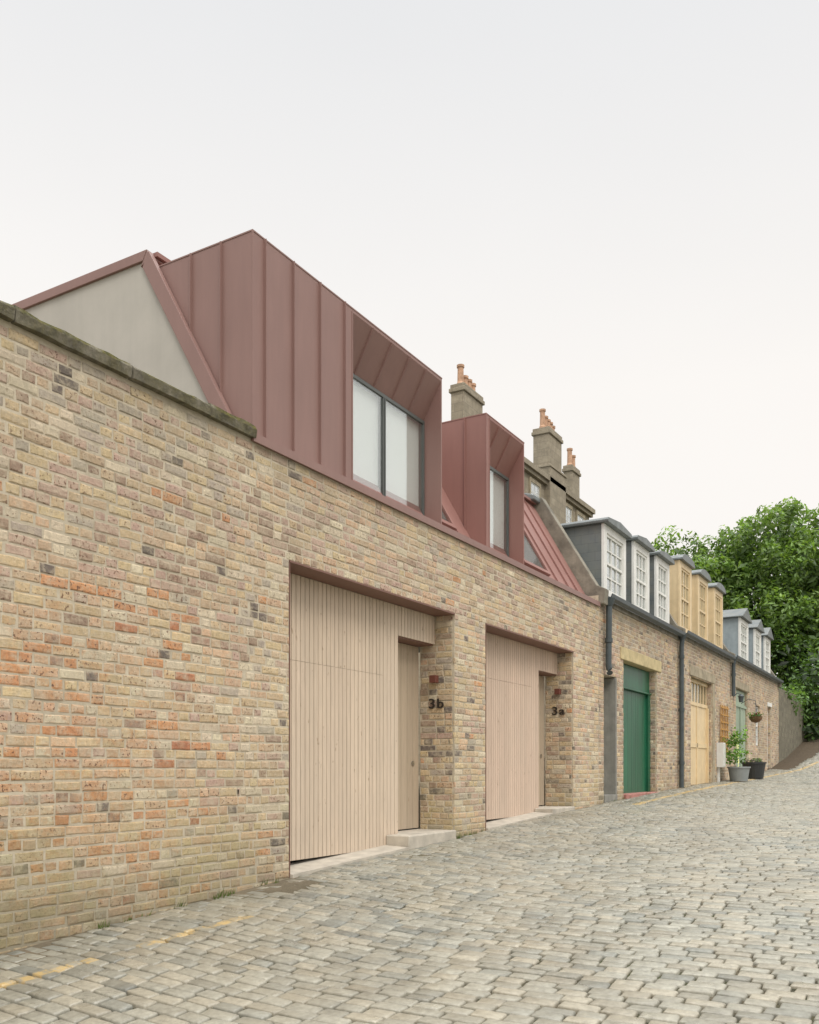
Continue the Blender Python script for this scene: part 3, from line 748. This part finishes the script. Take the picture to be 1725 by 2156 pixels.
def tree(base,blobs,label,count=55,size=.13,seed=1,group=None):
    rr=random.Random(seed); e=empty('tree',base,label,'tree',group)
    t=MB(); bz=Vector(base)
    cen=sum((Vector(b[0])*b[1] for b in blobs),Vector())/sum(b[1] for b in blobs)
    fork=bz+(Vector((cen.x,cen.y,cen.z))-bz)*.45
    t.tube([tuple(bz-Vector((0,0,.3))),tuple(bz+(fork-bz)*.5+Vector((.1,.05,0))),tuple(fork)],[.34,.27,.22],12)
    for (c,r) in blobs:
        c=Vector(c); mid=fork+(c-fork)*.5+Vector((rr.uniform(-.3,.3),rr.uniform(-.3,.3),.3))
        t.tube([tuple(fork),tuple(mid),tuple(c+Vector((0,0,r*.5)))],[.16,.09,.03],7)
    obj('trunk',t,M_BARK,e)
    m=MB(); sub=[]
    for (c,r) in blobs:
        for _ in range(int(18+r*10)):
            d=Vector((rr.gauss(0,1),rr.gauss(0,1),rr.gauss(0,1))).normalized()
            sub.append((tuple(Vector(c)+d*r*rr.uniform(.65,1.12)),r*rr.uniform(.14,.34)))
    leaves(m,sub,count*5.2,size,rr,GC)
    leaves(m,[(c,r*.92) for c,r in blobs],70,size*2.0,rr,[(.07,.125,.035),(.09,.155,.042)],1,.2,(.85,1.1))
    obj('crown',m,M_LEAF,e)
tree((47,3.0,3.2),[((46.5,2.4,11.7),2.3),((46,4.2,10.6),2.3),((46.8,1.0,10.4),2.4),((47.5,1.7,13.0),1.6),((46,2.6,7.8),2.6),((45.6,4.9,8.0),2.2),((46.0,.3,7.2),2.3),((46.3,3.4,12.2),1.5),((46,5.4,10.2),1.8)],'tall broad-leaved tree with bright green leaves beyond the stone wall',seed=3,group='trees at the end of the lane')
tree((50,-1.2,3.5),[((49,-.6,11.6),2.4),((48.6,.6,9.6),2.4),((50,-1.8,9.4),2.8),((49,-.4,6.6),2.6),((50,-3.2,10.6),2.2)],'tall green tree at the top of the lane',seed=4,group='trees at the end of the lane')
tree((46,7.2,2.5),[((45,6.1,10.9),1.9),((45.2,7.2,10.7),1.6),((44.6,6.8,9.0),2.2),((44.6,5.4,9.6),2.2),((45.3,8.2,10.3),1.2),((44.6,5.2,7.0),1.9)],'smaller green tree behind the mews roofs',seed=5,group='trees at the end of the lane')
hg=MB(); rr=random.Random(9)
bl=[((39.0+i*.8+rr.uniform(-.2,.2),.0-.25*i+rr.uniform(-.35,.35),g(39.0+i*.8)+q),rr.uniform(.7,1.1)) for i in range(9) for q in (.4,1.2,1.9,2.6)]
bl+=[((43.5+rr.uniform(-1,3),-.5+rr.uniform(-3,2.5),3.6+rr.uniform(0,3.2)),1.3) for _ in range(16)]
bl+=[((34.0+i*.27+rr.uniform(-.1,.1),.05+rr.uniform(-.1,.1),4.3-rr.random()*.4*(i/7)),.18+.02*i+rr.uniform(0,.1)) for i in range(20)]
leaves(hg,bl,120,.095,rr,[(.085,.165,.042),(.11,.205,.05),(.13,.235,.06)],1,.3)
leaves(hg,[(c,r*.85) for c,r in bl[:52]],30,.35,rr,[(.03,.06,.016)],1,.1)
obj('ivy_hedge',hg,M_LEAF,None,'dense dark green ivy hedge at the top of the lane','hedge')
wd=MB(); rr=random.Random(33)
for _ in range(60):
    x=rr.choice([rr.uniform(4,6),rr.uniform(13,33),rr.uniform(8.9,9.8),rr.uniform(14,20)]); y=-rr.uniform(.0,.06); z=gz(x,y)
    n=rr.randint(3,9)
    for k in range(n):
        a=rr.uniform(-1.2,1.2); h=rr.uniform(.015,.06); px=x+rr.uniform(-.04,.04); w_=.004+.004*rr.random()
        f=rr.uniform(.7,1.3)
        wd.add([(px-w_,y,z-.02),(px+w_,y,z-.02),(px+math.sin(a)*h*.7,y-abs(math.cos(a))*h*.5,z+h)],[(0,1,2)],0,(.12*f,.17*f,.05*f,1))
obj('wall_foot_weeds',wd,M_LEAF,None,'small green weeds along the foot of the walls','weeds',kind='stuff')

# ------------------------------------------------------------------ pots, trellis, boxes
def planter(name,c,r,h,m_,label):
    z=gz(c[0],c[1]); e=empty(name,(c[0],c[1],z),label,'plant pot')
    b=MB(); b.lathe((c[0],c[1],z),[(r*.0,0),(r*.78,0),(r*.98,h*.9),(r*1.06,h*.9),(r*1.06,h),(r*.92,h),(r*.88,h*.86),(0,h*.86)],24)
    obj('pot',b,m_,e); return e,z
e,z=planter('planter',(23.3,-.42),.26,.36,M_GREYP,'grey round tub with a tall leafy shrub by the yellow trellis')
m=MB(); rr=random.Random(12)
leaves(m,[((23.3+rr.uniform(-.25,.25),-.35+rr.uniform(-.15,.2),z+.5+rr.random()*.85),rr.uniform(.14,.24)) for _ in range(12)],1100,.05,rr,[(.14,.28,.04),(.18,.34,.07),(.09,.19,.04)],1,.2)
for k in range(5): m.tube([(23.3,-.42,z+.3),(23.3+.08*(k-2),-.38,z+1.1)],.008,5)
obj('shrub',m,M_LEAF,e)
e,z=planter('planter',(25.2,-.45),.30,.44,M_BLACK,'black round tub with low plants against the brick wall')
m=MB(); leaves(m,[((25.2+rr.uniform(-.2,.2),-.45+rr.uniform(-.15,.15),z+.48),.13) for _ in range(5)],1500,.04,rr,[(.12,.2,.06),(.14,.12,.14)],.6,.2); obj('shrub',m,M_LEAF,e)
hb=empty('hanging_basket',(25.9,-.38,2.85),'hanging flower basket on a wall bracket','hanging basket')
b=MB(); b.lathe((25.9,-.38,2.76),[(0,0),(.10,.03),(.16,.10),(.18,.17),(.16,.17),(0,.12)],18); obj('basket',b,M_WICKER,hb)
b=MB(); b.tube([(25.9,0,3.3),(25.9,-.2,3.42),(25.9,-.38,3.36)],.01,6); b.tube([(25.9,-.38,3.36),(25.74,-.38,2.93)],.005,5); b.tube([(25.9,-.38,3.36),(26.06,-.38,2.93)],.005,5); obj('bracket',b,M_PIPE,hb)
m=MB(); leaves(m,[((25.9+rr.uniform(-.13,.13),-.38+rr.uniform(-.1,.1),2.96),.13) for _ in range(6)],1500,.04,rr,[(.08,.17,.03),(.25,.05,.04),(.10,.2,.04),(.10,.2,.04)],.8,.1); obj('flowers',m,M_LEAF,hb)
tr=MB()
for i in range(5): x=23.1+i*.2; tr.box(x-.014,x+.014,-.046,-.025,1.9,3.1)
for i in range(7): z_=1.95+i*.18; tr.box(23.06,23.94,-.066,-.045,z_-.014,z_+.014)
obj('garden_trellis',tr,M_TREL,None,'orange wooden square trellis fixed to the brick wall','trellis')
mb_=MB(); mb_.box(22.75,23.0,-.16,0,1.55,2.15); mb_.box(22.765,22.985,-.172,-.16,1.57,2.13); mb_.box(22.83,22.92,-.05,0,1.1,1.55)
obj('meter_box',mb_,M_WHITE,None,'small white utility meter box on the brick wall','meter box',bevel=.006)
wl=empty('wall_lantern',(24.8,0,3.45),'small dark lantern on a bracket on the wall','lamp')
b=MB(); b.tube([(24.8,0,3.4),(24.8,-.1,3.5),(24.8,-.2,3.46)],.012,6); obj('bracket',b,M_PIPE,wl)
b=MB(); b.lathe((24.8,-.2,3.26),[(0,0),(.05,0),(.07,.14),(.09,.15),(.02,.21),(0,.21)],10); obj('lamp_shade',b,M_PIPE,wl)

# ------------------------------------------------------------------ ground + setts
xs=[-60,-30,-15,-8,-4]+[i*.5 for i in range(-4,100)]+[52,56,60,80,120,200,300]
ys=[-200,-80,-30,-12,-8,-6.5,-5.5,-4.5,-3.5,-2.8,-2.2,-1.8,-1.4,-1.0,-.6,-.3,0,.5,6,20,80,200]
gm=MB(); gm.add([(x,y,gz(x,y)-(.020 if y<-.35 else .011)) for x in xs for y in ys],[(i*len(ys)+j,(i+1)*len(ys)+j,(i+1)*len(ys)+j+1,i*len(ys)+j+1) for i in range(len(xs)-1) for j in range(len(ys)-1)])
obj('ground',gm,M_GROUND,kind='structure')
def yline(x):
    if 3.45<x<3.8: return None
    if x<4.75: return -.58-.05*(x-2.9)
    if x<14.2: return None
    if x<24.6: return -.52+.006*(x-14)
    if x<30: return -.46-.06*(x-24.6)
    if x<40: return -.80-.11*(x-30)
    return None
def verge(x): return -.6-.055*(x-30.5) if x<36 else -.9-.17*(x-36)
rd=MB(); rr=random.Random(21); x=-.5
while x<46:
    row=rr.uniform(.090,.104); y=-5.9+rr.uniform(0,.2)
    while y<-.02:
        L=rr.uniform(.14,.21)
        if y+L>-.02: L=-.02-y
        if L<.06: break
        xo=.04*math.sin(y*.8+x*.13)
        ya,yb=y+.006,y+L-.006; xa,xb=x+.0062+xo,x+row-.0062+xo
        xc=(xa+xb)/2; yc=(ya+yb)/2
        y+=L
        if xc>30.5 and yc>verge(xc): continue
        near=yc>-.45 and xc<6
        j=lambda q: rr.uniform(-q,q)
        zc=gz(xc,yc)+j(.0035)-(.007 if near else 0)+.018*noise.noise(Vector((xc*.8,yc*.8,0)))
        sx=(gz(xc+.1,yc)-gz(xc-.1,yc))/.2; sy=(gz(xc,yc+.1)-gz(xc,yc-.1))/.2
        tx=sx+j(.06); ty=sy+j(.025)
        cr=[(xa+j(.0045),ya+j(.007)),(xb+j(.0045),ya+j(.007)),(xb+j(.0045),yb+j(.007)),(xa+j(.0045),yb+j(.007))]
        ring=[]
        for k in range(4):
            p=cr[k]; q=cr[(k+1)%4]
            c1=.035 if k%2 else .06
            ring.append((p[0]+(q[0]-p[0])*c1,p[1]+(q[1]-p[1])*c1)); ring.append((p[0]+(q[0]-p[0])*(1-c1),p[1]+(q[1]-p[1])*(1-c1)))
        mx=sum(p[0] for p in ring)/8; my=sum(p[1] for p in ring)/8
        vs=[]
        levels=((1,-.04),(1.0,-.010),(.95,-.003),(.86,-.0003)) if xc<16 else ((1,-.035),(.98,-.008),(.89,0.0))
        for (s,h) in levels:
            for p in ring:
                px=mx+(p[0]-mx)*s; py=my+(p[1]-my)*s
                vs.append((px,py,zc+tx*(px-xc)+ty*(py-yc)+h))
        fs=[]
        nl=len(levels)
        for lv in range(nl-1):
            for k in range(8): fs.append((lv*8+k,lv*8+(k+1)%8,(lv+1)*8+(k+1)%8,(lv+1)*8+k))
        fs.append(tuple(range((nl-1)*8,nl*8)))
        f=rr.uniform(.83,1.17); t=rr.random()
        base=(.295,.288,.238) if t<.6 else ((.32,.298,.235) if t<.88 else (.225,.23,.20))
        yl=yline(xc)
        if yl is not None and abs(yc-yl)<.35:
            sc=2.9 if xc<6 else 1.9
            cols=[(base[0]*f,base[1]*f,base[2]*f,max(0,min(1,.5+(v[1]-yl)*sc))) for v in vs]
        else: cols=[(base[0]*f,base[1]*f,base[2]*f,0)]*len(vs)
        rd.add(vs,fs,0,cols=cols)
    x+=row
obj('cobbled_road',rd,M_SETT,kind='structure',smooth=True)

# ------------------------------------------------------------------ light, sky, camera
w=bpy.data.worlds.new('World'); scene.world=w; w.use_nodes=True; nt=w.node_tree; nt.nodes.clear()
out=N(nt,'ShaderNodeOutputWorld'); sky=N(nt,'ShaderNodeTexSky'); sky.sky_type='NISHITA'; sky.sun_disc=False
SUN_EL=math.radians(48); sd=Vector((-.55,-.8,0)).normalized()
sky.sun_elevation=SUN_EL; sky.sun_rotation=math.atan2(sd.x,sd.y)
bg1=N(nt,'ShaderNodeBackground'); bg1.inputs[1].default_value=.1; nt.links.new(sky.outputs[0],bg1.inputs[0])
tc=N(nt,'ShaderNodeTexCoord'); mp=N(nt,'ShaderNodeMapping'); mp.inputs[3].default_value=(1,1,2.2); nt.links.new(tc.outputs['Generated'],mp.inputs[0])
cl=nz(nt,mp.outputs[0],1.6,5,.5)
sp=N(nt,'ShaderNodeSeparateXYZ'); nt.links.new(tc.outputs['Generated'],sp.inputs[0])
gc=ramp(nt,sp.outputs[2],[(0.0,(1.0,.955,.91)),(.38,(1.0,.965,.925)),(.66,(.84,.845,.855)),(.75,(.88,.88,.88))])
cv=ramp(nt,cl,[(.3,.97),(.7,1.0)])
cc=mixc(nt,1.0,gc,cv,'MULTIPLY')
mr=N(nt,'ShaderNodeMapRange',interpolation_type='SMOOTHSTEP'); mr.inputs[1].default_value=.68; mr.inputs[2].default_value=.95; mr.inputs[3].default_value=1.03; mr.inputs[4].default_value=4.7
nt.links.new(sp.outputs[2],mr.inputs[0])
bg2=N(nt,'ShaderNodeBackground'); nt.links.new(cc,bg2.inputs[0]); nt.links.new(mr.outputs[0],bg2.inputs[1])
mx=N(nt,'ShaderNodeMixShader'); mx.inputs[0].default_value=.96; nt.links.new(bg1.outputs[0],mx.inputs[1]); nt.links.new(bg2.outputs[0],mx.inputs[2]); nt.links.new(mx.outputs[0],out.inputs[0])
su=bpy.data.lights.new('sun','SUN'); su.energy=1.5; su.angle=math.radians(25); su.color=(1,.93,.84)
so=link(bpy.data.objects.new('sun',su)); dirv=Vector((sd.x*math.cos(SUN_EL),sd.y*math.cos(SUN_EL),math.sin(SUN_EL)))
so.rotation_euler=dirv.to_track_quat('Z','Y').to_euler(); so.location=(0,-10,20)
cam=bpy.data.cameras.new('camera'); co=link(bpy.data.objects.new('camera',cam))
co.location=(0,-4.7,1.5); co.rotation_euler=(math.radians(90),0,-math.atan2(.862,.5069))
cam.sensor_fit='HORIZONTAL'; cam.sensor_width=36; cam.lens=39.67; cam.shift_y=.3142; cam.clip_end=1000; cam.clip_start=.05
scene.camera=co
